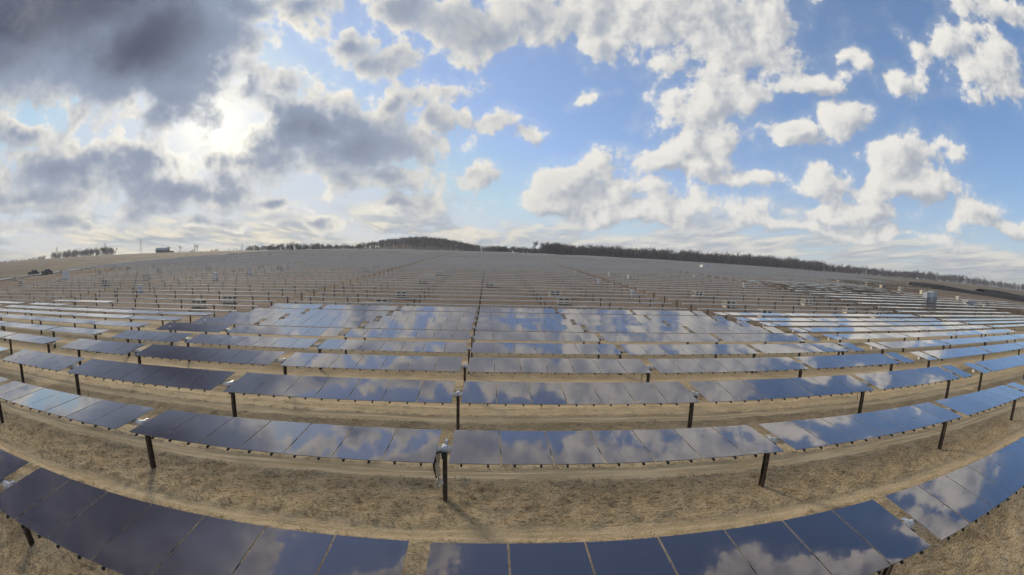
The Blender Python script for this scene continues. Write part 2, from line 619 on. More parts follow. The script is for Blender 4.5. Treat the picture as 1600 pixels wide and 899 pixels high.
def build_ground():
    def axis(bands):
        a = []
        for lo, hi, st in bands:
            a += list(np.arange(lo, hi, st))
        return np.array(a)
    xs = axis([(-4000, -1000, 250), (-1000, -300, 40), (-300, -60, 10), (-60, -24, 1.0), (-24, -15, 0.4), (-15, 17, 0.14), (17, 26, 0.4),
               (26, 60, 1.0), (60, 300, 10), (300, 1000, 40), (1000, 4001, 250)])
    ys = axis([(-800, -40, 80), (-40, -4, 3), (-4, 1, 0.5), (1, 12.5, 0.11), (12.5, 20, 0.22), (20, 36, 0.6), (36, 60, 1.2), (60, 500, 6), (500, 900, 25), (900, 4001, 300)])
    X, Y = np.meshgrid(xs, ys)
    x, y = X.ravel(), Y.ravel()
    z = terr(x, y) + micro(x, y)
    nx, ny = len(xs), len(ys)
    i = np.arange((nx - 1) * (ny - 1))
    r, c = i // (nx - 1), i % (nx - 1)
    a = r * nx + c
    f = np.stack([a, a + 1, a + nx + 1, a + nx], 1)
    me = np_mesh('ground', np.stack([x, y, z], 1), f, ['ground'])
    me.polygons.foreach_set('use_smooth', np.ones(len(f), bool))
    for nm, val in (('track', track_mask(x, y)),
                    ('slope', np.clip((y - 34) / 14, 0, 1)),
                    ('grass', np.clip((np.abs(x) - 150 - 25 * vnoise(x, y, 60, 4)) / 30, 0, 1) * np.clip((y - 70) / 30, 0, 1))):
        at = me.attributes.new(nm, 'FLOAT', 'POINT')
        at.data.foreach_set('value', val.astype(np.float32))
    o = link('ground', me)
    o['kind'] = 'structure'


build_ground()


def strip(name, pts, width, mat, lift=0.05, crown=0.0):
    """a ribbon laid on the terrain along a line of (x, y) points"""
    P = []
    for (x0, y0), (x1, y1) in zip(pts[:-1], pts[1:]):
        n = max(2, int(math.hypot(x1 - x0, y1 - y0) / 6))
        P += [(x0 + (x1 - x0) * k / n, y0 + (y1 - y0) * k / n) for k in range(n)]
    P.append(pts[-1])
    vs, fs = [], []
    prof = (-1, -0.5, 0, 0.5, 1)
    for i, (x, y) in enumerate(P):
        a, b = P[max(i - 1, 0)], P[min(i + 1, len(P) - 1)]
        dx, dy = b[0] - a[0], b[1] - a[1]
        l = math.hypot(dx, dy)
        w = width * (1 + 0.15 * math.sin(i * 1.7))
        for t in prof:
            px, py = x - dy / l * w / 2 * t, y + dx / l * w / 2 * t
            vs.append((px, py, T(px, py) + lift + crown * (1 - t * t) * (1 + 0.25 * math.sin(i * 0.9 + t))))
    for i in range(len(P) - 1):
        for k in range(4):
            a = i * 5 + k
            fs.append((a, a + 5, a + 6, a + 1))
    b = MB()
    b.add(vs, fs)
    o = link(name, b.mesh(name, [mat]))
    o['kind'] = 'structure'
    return o


strip('gravel_road', [(-176, 78), (-177, 95), (-174, 121), (-192, 172), (-189, 222), (-176, 278), (-150, 330), (-120, 400), (-100, 466)], 7, 'gravel', 0.25, 0.15)
strip('topsoil_bank', [(196, 136), (204, 126), (216, 112), (240, 92), (262, 76), (300, 62)], 18, 'topsoil', 0.0, 1.6)
strip('topsoil_bank', [(258, 128), (285, 112), (330, 92)], 14, 'topsoil', 0.0, 1.5)


def build_litter():
    rs = np.random.RandomState(3)
    # dry grass: flat-lying blades in small tufts
    def scatter(n, y0, y1):
        y = y0 + (y1 - y0) * rs.rand(n) ** 1.35
        x = (rs.rand(n) * 2 - 1) * (y * 2.1 + 5)
        k = (rs.rand(n) < 0.25 + 1.1 * np.clip(vnoise(x, y, 1.6, 11) + 0.5, 0, 1)) & (track_mask(x, y) < 0.35)
        return x[k], y[k]
    x, y = scatter(26000, 1.5, 21)
    nb = 5
    X, Y = np.repeat(x, nb), np.repeat(y, nb)
    n = len(X)
    X = X + rs.randn(n) * 0.06
    Y = Y + rs.randn(n) * 0.05
    L = 0.05 + 0.12 * rs.rand(n)
    A = rs.rand(n) * 6.283
    z = terr(X, Y) + micro(X, Y)
    dx, dy = np.cos(A), np.sin(A)
    w = 0.008 + 0.012 * rs.rand(n)
    h = L * (0.15 + 0.55 * rs.rand(n))
    v = np.empty((n, 3, 3))
    v[:, 0] = np.stack([X - dy * w, Y + dx * w, z - 0.006], 1)
    v[:, 1] = np.stack([X + dy * w, Y - dx * w, z - 0.006], 1)
    v[:, 2] = np.stack([X + dx * L, Y + dy * L, z + h], 1)
    me = np_mesh('dry_grass', v.reshape(-1, 3), np.arange(3 * n).reshape(-1, 3), ['straw'])
    o = link('dry_grass', me)
    o['kind'] = 'stuff'
    tag(o, 'short dry straw grass lying between the panel rows', 'grass')
    # clods of soil
    x, y = scatter(9000, 1.5, 19)
    n = len(x)
    s = 0.016 + 0.040 * rs.rand(n) ** 2
    base = np.array([(1, 0, 0), (0, 1, 0), (-1, 0, 0), (0, -1, 0), (0, 0, 0.8)])
    v = base[None] * s[:, None, None] * (0.7 + 0.6 * rs.rand(n, 5, 3))
    a = rs.rand(n) * 6.283
    c, sn = np.cos(a)[:, None], np.sin(a)[:, None]
    vx = v[:, :, 0] * c - v[:, :, 1] * sn + x[:, None]
    vy = v[:, :, 0] * sn + v[:, :, 1] * c + y[:, None]
    vz = v[:, :, 2] + (terr(x, y) + micro(x, y))[:, None] - 0.006
    f = np.array([(0, 1, 4), (1, 2, 4), (2, 3, 4), (3, 0, 4)])
    F = (f[None] + 5 * np.arange(n)[:, None, None]).reshape(-1, 3)
    me = np_mesh('soil_clods', np.stack([vx, vy, vz], 2).reshape(-1, 3), F, ['straw'])
    o = link('soil_clods', me)
    o['kind'] = 'stuff'
    tag(o, 'small crumbled clods of brown soil between the panel rows', 'soil')


build_litter()

# ------------------------------------------------------------------ solar trackers
MOD_W, MOD_P, MOD_L = 1.206, 1.24, 1.70     # module width, pitch along the tube, length across
ZM, ZT = 1.57, 1.43                          # module face and torque tube heights
TILT = R_(5.9)


def shared_meshes():
    g = {}
    b = MB()
    b.box((0, 0, -0.009), (MOD_W, MOD_L, 0.018), 0)
    b.m = [2, 0, 1, 1, 1, 1]
    g['module'] = b.mesh('module', ['glass', 'edge', 'back'])
    b = MB()                                  # H-section driven post, foot at 0
    hgt = 1.36
    b.box((0, 0.066, hgt / 2 - 0.2), (0.105, 0.012, hgt + 0.4))
    b.box((0, -0.066, hgt / 2 - 0.2), (0.105, 0.012, hgt + 0.4))
    b.box((0, 0, hgt / 2 - 0.2), (0.010, 0.119, hgt + 0.4))
    g['post'] = b.mesh('post', ['post'])
    b = MB()                                  # bearing: ring housing on a saddle, about the tube axis (x)
    n = 14
    for xx in (-0.035, 0.035):
        pts = [(xx, 0.16 * math.cos(2 * math.pi * k / n), 0.02 + 0.115 * math.sin(2 * math.pi * k / n)) for k in range(n + 1)]
        b.tube(pts, 0.016, 5, 0, caps=False)
    b.box((0, 0.0, 0.125), (0.085, 0.20, 0.028), 0)
    b.box((0, 0, -0.10), (0.12, 0.24, 0.03), 0)
    b.box((0, -0.2, -0.03), (0.10, 0.13, 0.10), 1, top=(0.8, 0.7))
    b.box((0, 0.2, -0.05), (0.10, 0.10, 0.07), 1)
    g['bearing'] = b.mesh('bearing', ['bright', 'rubber'])
    b = MB()                                  # module rail: hat section across the tube
    b.box((0, 0, 0), (0.045, MOD_L + 0.02, 0.04))
    b.box((0, -MOD_L / 2 - 0.018, -0.008), (0.048, 0.035, 0.05))
    b.box((0, MOD_L / 2 + 0.015, -0.010), (0.05, 0.03, 0.05))
    g['rail'] = b.mesh('rail', ['rail'])
    b = MB()                                  # mounting bracket of a bare tube
    b.box((0, 0, 0.075), (0.07, 0.40, 0.035))
    b.box((0, 0, 0.02), (0.05, 0.16, 0.10))
    g['bracket'] = b.mesh('bracket', ['galv'])
    return g


G = shared_meshes()

# posts and module runs of one tracker: list of (post x, has gap), runs of modules
MID = dict(posts=[-24.9, -19.4, -10.0, -1.0, 8.0, 17.1, 24.9], gaps=[-19.4, -10.0, -1.0, 8.0, 17.1, 24.9], lead=5, tail=1)
RIGHT = dict(posts=[29.3, 38.3, 47.3, 56.3, 64.1], gaps=[29.3, 38.3, 47.3, 56.3, 64.1], lead=1, tail=1)
RIGHT2 = dict(posts=[68.6, 77.6, 86.6, 95.6, 104.6, 113.6], gaps=[68.6, 77.6, 86.6, 95.6, 104.6, 113.6], lead=1, tail=2)
RIGHT3 = dict(posts=[119.0 + 9 * k for k in range(6)], gaps=[119.0 + 9 * k for k in range(6)], lead=1, tail=2)
LEFT = dict(posts=[-66.6, -61.0, -52.0, -43.0, -34.0, -28.4], gaps=[-61.0, -52.0, -43.0, -34.0], lead=4, tail=5)
LEFT2 = dict(posts=[-116.0, -107.0, -98.0, -89.0, -80.0, -71.0], gaps=[-116.0, -107.0, -98.0, -89.0, -80.0, -71.0], lead=1, tail=1)
LEFT3 = dict(posts=[-167.0 + 9 * k for k in range(6)], gaps=[-167.0 + 9 * k for k in range(6)], lead=1, tail=1)


def module_xs(b):
    out = []
    g = b['gaps']
    for k in range(b['lead']):
        out.append(g[0] - 0.17 - MOD_P * (k + 0.5))
    for a, c in zip(g[:-1], g[1:]):
        n = int((c - a - 0.28) / MOD_P)
        s = (a + c) / 2 - MOD_P * n / 2
        out += [s + MOD_P * (k + 0.5) for k in range(n)]
    for k in range(b['tail']):
        out.append(g[-1] + 0.17 + MOD_P * (k + 0.5))
    return sorted(out)


ORD = ['first', 'second', 'third', 'fourth', 'fifth', 'sixth', 'seventh', 'eighth', 'ninth', 'tenth', 'eleventh', 'twelfth',
       'thirteenth', 'fourteenth', 'fifteenth', 'sixteenth', 'seventeenth', 'eighteenth', 'nineteenth', 'twentieth',
       'twenty-first', 'twenty-second', 'twenty-third', 'twenty-fourth']


def tube_mesh(x0, x1):
    b = MB()
    b.tube([(x0, 0, 0), (x1, 0, 0)], 0.095, 8)
    return b.mesh('torque_tube', ['galv'], False)


def tracker(row, blk, label, group, panels=True, detail=2, keep=None, tilt=TILT, zoff=0.0):
    """detail 2: rails too; 1: modules and posts as parts; 0: modules joined, posts joined"""
    y = ROWS[row]
    xs = module_xs(blk)
    x0, x1 = min(xs[0] - 0.6, blk['posts'][0] - 0.3), max(xs[-1] + 0.6, blk['posts'][-1] + 0.3)
    xc = (x0 + x1) / 2
    g0 = T(xc, y)
    t = link('solar_tracker' if panels else 'bare_tracker', None, None, (xc, y, g0 + zoff))
    tag(t, label, 'solar panels' if panels else 'tracker row', group)
    t.empty_display_size = 0.5
    link('torque_tube', tube_mesh(x0 - xc, x1 - xc), t, (0, 0, ZT))
    if detail >= 1:
        for px in blk['posts']:
            link('post', G['post'], t, (px - xc, 0, 0), (0, 0, 0))
            link('bearing', G['bearing'], t, (px - xc, 0, ZT))
    else:
        b = MB()
        for px in blk['posts']:
            b.box((px - xc, 0, 0.62), (0.08, 0.11, 1.6))
        o = link('post_line', b.mesh('post_line', ['post']), t)
        o['kind'] = 'stuff'
    bare = [x for x in xs if not panels or (keep and not keep(x))]
    full = [x for x in xs if panels and not (keep and not keep(x))]
    rr = random.Random(row * 31 + int(blk['posts'][0]))
    twist = [(k, rr.gauss(0, 0.5)) for k in range(40)]
    for i, x in enumerate(full):
        if detail == 0:
            continue
        span = int((x + 200) // 9)
        tl = tilt + R_(rr.gauss(0, 0.15)) + R_(0.30 * math.sin(span * 2.1 + row * 1.3))
        ry = R_(rr.gauss(0, 0.16))
        link('module', G['module'], t, (x - xc, 0, ZM + rr.gauss(0, 0.002)), (tl, ry, 0))
        if detail == 2:
            for s in (-0.31, 0.31):
                link('rail', G['rail'], t, (x - xc + s, 0, ZM - 0.042), (tl, 0, 0))
    if detail == 0 and full:
        b = MB()
        ct, st = math.cos(tilt), math.sin(tilt)
        w, l = MOD_W / 2, MOD_L / 2
        for x in full:
            j = R_(rr.gauss(0, 0.5))
            c2, s2 = math.cos(tilt + j), math.sin(tilt + j)
            q = x - xc
            vs = [(q + sx * w, sy * l * c2 + dz * -s2, ZM + sy * l * s2 + dz) for dz in (0, -0.036) for sx, sy in ((-1, -1), (1, -1), (1, 1), (-1, 1))]
            b.add(vs, [(0, 1, 2, 3)], 0)
            b.add(vs, [(7, 6, 5, 4), (0, 4, 5, 1), (1, 5, 6, 2), (2, 6, 7, 3), (3, 7, 4, 0)], 1)
        o = link('module_strip', b.mesh('module_strip', ['glass', 'back']), t)
        o['kind'] = 'stuff'
    if bare:
        b = MB()
        for x in bare:
            for s in (-0.31, 0.31):
                b.box((x - xc + s, 0, 0.08), (0.07, 0.42, 0.035))
                b.box((x - xc + s, 0, 0.03), (0.05, 0.16, 0.10))
        o = link('mounting_bracket', b.mesh('mounting_bracket', ['galv']), t, (0, 0, ZT))
        o['kind'] = 'stuff'
    return t


ROW_TILT = {0: 5.9, 1: 3.6, 2: 10.5, 3: 10.3, 4: 10.0, 5: 12.0, 6: 11.8, 7: 12.2, 8: 12.6, 9: 13.0}
mid = []
for i in range(10):
    if i == 0:
        lab = 'dark solar panel row standing before the row with hanging motor strap and cables'
    elif i == 1:
        lab = 'glossy solar panel row with tan strap and black cables hanging at its middle post'
    else:
        lab = f'reflective solar panel row between the aisles, {ORD[i - 2]} behind the row with hanging motor strap'
    mid.append(tracker(i, MID, lab, 'panel rows between the two aisles', True, 2 if i < 5 else 1, None, R_(ROW_TILT[i])))
for i in range(1, 10):
    tracker(i, RIGHT, f'solar panel row toward the inverter cabinets, level with the {ORD[i]} middle panel row',
            'panel rows in the block toward the inverter cabinets', True, 1, None, R_((3.6, 9.0, 8.0, 6.5, 6.0, 6.2, 5.2, 5.5, 4.8)[i - 1]))
for i in range(2, 10):
    keep = None
    if i == 8:
        keep = lambda x: x < -56.5
    if i == 9:
        keep = lambda x: -66 < x < -51.5
    ext = '' if i < 8 else ', partly covered'
    tracker(i, LEFT, f'solar panel row toward the gravel road, level with the {ORD[i]} middle panel row{ext}',
            'panel rows in the block toward the gravel road', True, 1, keep, R_((4.2, 3.6, 3.2, 3.6, 2.9, 3.3, 2.8, 3.0)[i - 2]))
for i in range(4, 9):
    tracker(i, LEFT2, 'far solar panel row beyond the second aisle toward the gravel road', 'panel rows beyond the second roadside aisle',
            True, 0, None, R_(2.8))
for i in range(6, 22):
    tracker(i, RIGHT2, 'pale shining solar panel row before the grey inverter cabinets', 'shining panel rows by the inverter cabinets',
            True, 0, None, R_(2.4 + 0.5 * math.sin(i)))
for i in (23, 24, 26):
    tracker(i, RIGHT3, 'thin shining panel row behind the grey inverter cabinets', 'shining panel rows behind the inverter cabinets', True, 0, None, R_(2.2))
for i in range(12, 16):
    tracker(i, RIGHT3, 'thin shining panel row beside the grey inverter cabinets', 'shining panel rows beside the inverter cabinets', True, 0,
            None, R_(2.2))

SIDE = {'mid': (MID, 'between the two aisles'), 'right': (RIGHT, 'toward the inverter cabinets'), 'left': (LEFT, 'toward the gravel road')}
for i in range(10, 26):
    for k, (blk, where) in SIDE.items():
        tracker(i, blk, f'bare tube row {where}, {ORD[i - 10]} behind the last panel row',
                f'bare tracker rows {where}', False, 1 if i < 15 else 0)
for i in range(9, 26):
    tracker(i, LEFT2, 'bare steel tube row beyond the second aisle toward the gravel road', 'bare tracker rows beyond the second roadside aisle', False, 0)
for i in range(22, 26):
    tracker(i, RIGHT2, 'bare steel tube row behind the shining panels by the inverter cabinets', 'bare tracker rows behind the shining panels', False, 0)


def far_rows():
    """the rest of the field up to the crest: too many and too far to tell apart"""
    vs, fs, mi = [], [], []

    def quadbox(x0, x1, yy, z0, z1, w, m):
        b = len(vs)
        for z in (z0, z1):
            vs.extend([(x0, yy - w, z), (x1, yy - w, z), (x1, yy + w, z), (x0, yy + w, z)])
        for q in ((0, 1, 5, 4), (1, 2, 6, 5), (2, 3, 7, 6), (3, 0, 4, 7), (4, 5, 6, 7)):
            fs.append(tuple(b + k for k in q))
            mi.append(m)
    blocks = [(-168, -120), (-118, -69), (-67.2, -27.4), (-25.8, 26.3), (27.9, 65.5), (67, 116), (118, 166), (168, 216)]
    for i in range(26, 103):
        y = ROWS[i]
        for j, (a, c) in enumerate(blocks):
            if (i - 26) % 24 in (22, 23) or (j == 7 and i < 34):
                continue
            g = T((a + c) / 2, y)
            quadbox(a, c, y, g + 1.32, g + 1.50, 0.09, 0)
            quadbox(a, c, y, g + 1.50, g + 1.55, 0.16, 0)
            x = a + 1
            while x < c:
                quadbox(x - 0.04, x + 0.04, y, g - 0.1, g + 1.34, 0.05, 1)
                x += 9.0
    b = MB()
    b.v, b.f, b.m = vs, fs, mi
    o = link('far_tracker_rows', b.mesh('far_tracker_rows', ['galv', 'post']))
    o['kind'] = 'stuff'
    tag(o, 'distant bare tracker rows climbing the hillside to the crest', 'tracker rows')


far_rows()


# hanging drive gear on the second row's middle post
def motor_gear():
    t = mid[1]
    xc = t.location.x
    b = MB()
    pts = [(-1.17 + 0.02 * math.sin(k * 1.3), -0.13 - 0.01 * k, ZT - 0.02 - 0.085 * k) for k in range(8)]
    for p, q in zip(pts[:-1], pts[1:]):
        m_ = [(p[i] + q[i]) / 2 for i in range(3)]
        b.box(m_, (0.115, 0.02, 0.095))
    link('hanging_strap', b.mesh('hanging_strap', ['strap']), t, (-xc, 0, 0))
    b = MB()
    for dx, n, r in ((-0.30, 9, 0.022), (-0.27, 8, 0.018), (-0.245, 10, 0.014)):
        pts = [(-1 + dx + 0.015 * k * 0.7 + 0.012 * math.sin(k), -0.16, ZT - 0.05 - 0.082 * k) for k in range(n)]
        pts = [(-1.05, -0.12, ZT + 0.02)] + pts
        b.tube(pts, r, 6)
    link('hanging_cable', b.mesh('hanging_cable', ['rubber'], True), t, (-xc, 0, 0))
    b = MB()
    for k, (ox, oz, rr_) in enumerate(((0, 0, 0.085), (0.03, -0.03, 0.075), (-0.02, -0.06, 0.065))):
        b.tube([(-1.13 + ox + rr_ * math.cos(a / 10 * 6.283), -0.13 - 0.015 * k, 0.62 + oz + rr_ * math.sin(a / 10 * 6.283)) for a in range(11)], 0.012, 5, 0, False)
    link('cable_coil', b.mesh('cable_coil', ['bright'], True), t, (-xc, 0, 0))
    b = MB()
    b.box((-1.0, -0.02, ZT + 0.02), (0.17, 0.30, 0.20), 0, top=(0.8, 0.9))
    b.box((-1.0, -0.20, ZT - 0.05), (0.12, 0.10, 0.16), 1)
    b.box((-0.97, 0.10, ZT + 0.16), (0.06, 0.14, 0.14), 0)
    link('drive_motor', b.mesh('drive_motor', ['grey', 'rubber']), t, (-xc, 0, 0))
    # thin conduits beside some posts of the rows behind
    for row, px in ((2, 17.1), (3, 8.0), (1, 24.9)):
        b = MB()
        b.tube([(px - 0.32, 0, ZT - 0.05), (px - 0.33, 0.02, 0.9), (px - 0.31, 0, 0.75)], 0.014, 5)
        link('hanging_cable', b.mesh('hanging_cable', ['rubber']), mid[row], (-mid[row].location.x, 0, 0))


motor_gear()


# ------------------------------------------------------------------ crates of modules on pallets
def crate_meshes():
    g = {}
    b = MB()
    for x in (-0.95, -0.32, 0.32, 0.95):
        b.box((x, 0, 0.07), (0.12, 1.25, 0.10))
    for y in (-0.55, 0, 0.55):
        b.box((0, y, 0.135), (2.1, 0.14, 0.03))
    g['pallet_base'] = b.mesh('pallet_base', ['wood'])
    b = MB()
    for x in (-0.99, -0.02, 0.95):
        for y in (-0.58, 0.58):
            b.box((x + 0.02, y, 0.70), (0.26, 0.08, 1.10))
    for z, hh in ((0.24, 0.22), (0.70, 0.20), (1.16, 0.24)):
        for y in (-0.60, 0.60):
            b.box((0, y, z), (2.1, 0.05, hh))
        for x in (-1.02, 1.02):
            b.box((x, 0, z), (0.05, 1.25, hh))
    g['crate_frame'] = b.mesh('crate_frame', ['crate'])
    b = MB()
    for k in range(4):
        b.box((-0.80 + k * 0.533, 0, 1.30), (0.26, 1.34, 0.05))
    g['top_slat'] = b.mesh('top_slat', ['wood'])
    b = MB()
    b.box((0, 0, 0.70), (1.86, 1.08, 1.08))
    g['module_stack'] = b.mesh('module_stack', ['stack'])
    b = MB()
    b.box((0, 0, 0.10), (2.1, 1.25, 0.16), 1)
    b.box((0, 0, 0.72), (2.06, 1.2, 1.08), 0)
    for k in range(4):
        b.box((-0.80 + k * 0.533, 0, 1.29), (0.26, 1.34, 0.06), 1)
    for sx in (-0.5, 0.5):
        for z in (0.45, 0.95):
            b.box((sx, -0.6, z), (0.66, 0.02, 0.30), 2)
    g['far'] = b.mesh('module_crate', ['crate', 'wood', 'stack'])
    return g


CR = crate_meshes()
NEAR = [(-15.0, 56.3, 'beside'), (-14.1, 63.8, 'behind'), (-15.9, 51.2, ''), (0.5, 83.1, ''), (11.9, 59.3, ''), (12.0, 67.9, ''), (12.4, 52.0, ''),
        (41.5, 70.7, ''), (39.9, 59.6, ''), (40.2, 51.0, ''), (-39.5, 57.1, ''), (-41.7, 51.3, ''), (60.3, 63.0, ''), (62.0, 56.4, ''), (64.0, 50.2, ''),
        (-14.3, 87.3, ''), (-13.9, 96.5, ''), (-13.5, 106.0, '')]


def crates():
    col = {-15: 'road side column by the middle posts', 12: 'cabinet side column by the middle posts', 40: 'inner column toward the inverter cabinets',
           -40: 'column toward the gravel road', 62: 'outer column toward the inverter cabinets', 0: ''}
    seen = {}
    for (x, y, _) in sorted(NEAR, key=lambda q: q[1]):
        key = min(col, key=lambda c: abs(c - x))
        n = seen.get(key, 0)
        seen[key] = n + 1
        if key == 0:
            lab = 'lone cream crate of modules standing on the middle post line'
        else:
            lab = f'cream slatted crate, {ORD[n]} in the {col[key]}'
        y = min(ROWS, key=lambda q: abs(q + PITCH / 2 - y)) + PITCH / 2
        t = link('module_crate', None, None, (x, y, T(x, y)), (0, 0, R_(rnd.uniform(-7, 7))), (0.9, 0.9, 0.9))
        t.empty_display_size = 0.5
        tag(t, lab, 'crate', 'module crates among the bare rows')
        for k in ('pallet_base', 'crate_frame', 'top_slat', 'module_stack'):
            link(k, CR[k], t)
    # far ones over the hillside
    rs = random.Random(12)
    n = 0
    cols = [-160, -134, -108, -92, -66, -40, -14, 12, 39, 64, 92, 118, 144, 170, 198]
    for c in cols:
        y = 92 if abs(c) < 80 else 62
        while y < 250:
            y += rs.choice((8.76, 8.76, 13.1, 17.5, 30.0)) * (1.7 if c < -30 else 1.9 if c < 30 else 0.95)
            if 60 < c < 120 and y < 140:
                continue
            if c < -100 and y < 75:
                continue
            x = c + rs.uniform(-3, 3)
            yy = min(ROWS, key=lambda q: abs(q + PITCH / 2 - y)) + PITCH / 2
            if n < 110:
                o = link('module_crate', CR['far'], None, (x, yy, T(x, yy)), (0, 0, R_(rs.uniform(-10, 10))))
                where = 'road side hillside' if c < -30 else ('cabinet side hillside' if c > 30 else 'middle hillside')
                tag(o, f'small pale crate among the distant bare rows on the {where}', 'crate', f'distant crates on the {where}')
                n += 1


crates()


# ------------------------------------------------------------------ cabinets, container, vehicles, buildings
def cabinet(x, y, w, d, h, label, mat='white', group=None, doors=2):
    t = link('equipment_cabinet', None, None, (x, y, T(x, y)), (0, 0, R_(rnd.uniform(-4, 4))))
    tag(t, label, 'cabinet', group)
    b = MB()
    b.box((0, 0, 0.12), (w + 0.1, d + 0.1, 0.26))
    link('plinth', b.mesh('plinth', ['grey']), t)
    b = MB()
    b.box((0, 0, 0.25 + (h - 0.25) / 2), (w, d, h - 0.25))
    link('housing', b.mesh('housing', [mat]), t)
    b = MB()
    b.box((0, 0, h + 0.04), (w + 0.16, d + 0.16, 0.08))
    link('lid', b.mesh('lid', ['white']), t)
    for k in range(doors):
        b = MB()
        b.box((0, 0, 0), (w / doors - 0.12, 0.04, h - 0.5))
        dr = link('door', b.mesh('door', [mat]), t, (-w / 2 + w / doors * (k + 0.5), -d / 2 - 0.025, 0.25 + (h - 0.25) / 2))
        b = MB()
        b.box((0, 0, 0), (0.06, 0.05, 0.3))
        link('handle', b.mesh('handle', ['dark']), dr, (w / doors / 2 - 0.14, -0.044, 0))
        b = MB()
        for q in range(4):
            b.box((0, -0.028, h * 0.28 - q * 0.09), (w / doors * 0.5, 0.02, 0.035))
        link('vent', b.mesh('vent', ['grey']), dr)
    return t


cabinet(112.6, 72.5, 1.7, 1.4, 2.7, 'smaller grey inverter cabinet at the end of its row of three', 'grey', 'inverter cabinets')
cabinet(114.7, 72.9, 1.3, 1.4, 2.8, 'narrow white inverter cabinet between two grey ones', 'white', 'inverter cabinets', 1)
cabinet(117.2, 73.4, 2.3, 1.6, 3.0, 'largest grey inverter cabinet at the tall end of its row', 'grey', 'inverter cabinets')
cabinet(127.0, 66.5, 5.2, 1.8, 1.7, 'long low white cabinet before the grey inverter cabinets', 'white', None, 3)
cabinet(-68.0, 65.0, 0.8, 0.6, 1.5, 'white box cabinet, first up the roadside aisle', 'white', 'white aisle cabinets', 1)
cabinet(-68.2, 89.5, 1.0, 0.8, 1.6, 'white box cabinet, second up the roadside aisle', 'white', 'white aisle cabinets', 1)
cabinet(-68.0, 104.4, 1.0, 0.8, 1.6, 'white box cabinet, third up the roadside aisle', 'white', 'white aisle cabinets', 1)
for i, yy in enumerate((128, 142, 158, 176)):
    cabinet(-68.4, yy, 1.0, 0.9, 1.6, 'small white cabinet far up the roadside aisle on the hillside', 'white', 'far white aisle cabinets', 1)
cabinet(98, 166, 4.2, 2.4, 2.6, 'white site container on the far hillside beside the yellow trailer', 'white', None, 2)
cabinet(-131.5, 92, 1.3, 1.3, 2.6, 'tall pale tank cabinet below the gravel road, nearer the road', 'white', 'pale tank cabinets', 1)
cabinet(-129.0, 91, 1.2, 1.2, 2.4, 'tall pale tank cabinet below the gravel road, nearer the tracker rows', 'white', 'pale tank cabinets', 1)
for (x, y) in ((26.8, 70.0), (26.9, 92.5), (26.9, 118.0), (66.2, 92.5), (66.3, 118.6)):
    cabinet(x, y, 0.6, 0.45, 1.3, 'small pale junction cabinet standing in an aisle between bare rows', 'white', 'junction cabinets in the aisles', 1)


def trailer(x, y):
    t = link('yellow_trailer', None, None, (x, y, T(x, y)), (0, 0, R_(-12)))
    tag(t, 'long low yellow trailer beside the white site container', 'trailer')
    b = MB()
    b.box((0, 0, 0.85), (9.0, 2.2, 0.35))
    b.box((-4.0, 0, 1.25), (0.25, 2.2, 0.5))
    link('deck', b.mesh('deck', ['yellow']), t)
    for px in (1.8, 3.0):
        for s in (-1, 1):
            b = MB()
            b.tube([(px, s * 0.85, 0.42), (px, s * 1.1, 0.42)], 0.42, 12)
            link('wheel', b.mesh('wheel', ['rubber']), t)
    b = MB()
    b.tube([(-4.5, 0, 0.8), (-5.8, 0, 0.5)], 0.09, 6)
    b.box((-4.6, 0, 0.35), (0.15, 0.15, 0.9))
    link('drawbar', b.mesh('drawbar', ['dark']), t)


trailer(104, 164)


def truck(x, y, rz, label):
    t = link('parked_truck', None, None, (x, y, T(x, y)), (0, 0, rz))
    tag(t, label, 'truck', 'trucks parked by the gravel road')
    b = MB()
    b.box((0, 0, 0.85), (5.6, 1.9, 0.75), top=(0.98, 0.94))
    b.box((0.5, 0, 1.55), (2.3, 1.75, 0.75), top=(0.72, 0.86))
    link('body', b.mesh('body', ['dark']), t)
    b = MB()
    for s in (-1, 1):
        b.box((0.5, s * 0.82, 1.55), (1.6, 0.03, 0.42))
    b.box((1.50, 0, 1.55), (0.05, 1.4, 0.42))
    link('window', b.mesh('window', ['window']), t)
    for px in (-1.8, 1.85):
        for s in (-1, 1):
            b = MB()
            b.tube([(px, s * 0.70, 0.40), (px, s * 0.98, 0.40)], 0.40, 12)
            link('wheel', b.mesh('wheel', ['rubber']), t)


truck(-178.5, 108.5, 0.1, 'dark parked truck by the gravel road, farther from the tracker rows')
truck(-171, 110.5, 0.05, 'dark parked truck by the gravel road, nearer the tracker rows')


def barn(x, y, rz):
    t = link('barn', None, None, (x, y, T(x, y) - 0.2), (0, 0, rz))
    tag(t, 'dark barn with pale grey pitched roof on the crest', 'barn')
    b = MB()
    b.box((0, 0, 2.2), (17, 9, 4.4))
    b.add([(-8.5, -4.5, 4.4), (-8.5, 4.5, 4.4), (-8.5, 0, 7.2), (8.5, -4.5, 4.4), (8.5, 4.5, 4.4), (8.5, 0, 7.2)], [(0, 2, 1), (3, 4, 5)])
    link('wall', b.mesh('wall', ['barnwall']), t)
    b = MB()
    for s in (-1, 1):
        b.add([(-9, s * 5.0, 4.15), (9, s * 5.0, 4.15), (9, 0, 7.35), (-9, 0, 7.35), (-9, s * 5.0, 3.95), (9, s * 5.0, 3.95), (9, 0, 7.15), (-9, 0, 7.15)],
              [(0, 1, 2, 3), (7, 6, 5, 4), (0, 4, 5, 1), (1, 5, 6, 2), (3, 7, 4, 0)])
    link('roof', b.mesh('roof', ['roof']), t)
    b = MB()
    b.box((-2, -4.56, 1.6), (3.4, 0.1, 3.2))
    link('door', b.mesh('door', ['dark']), t)
    b = MB()
    b.box((11.5, 0.5, 1.5), (6, 7, 3.0))
    link('lean_to', b.mesh('lean_to', ['barnwall']), t)


barn(-452, 474, 0.5)


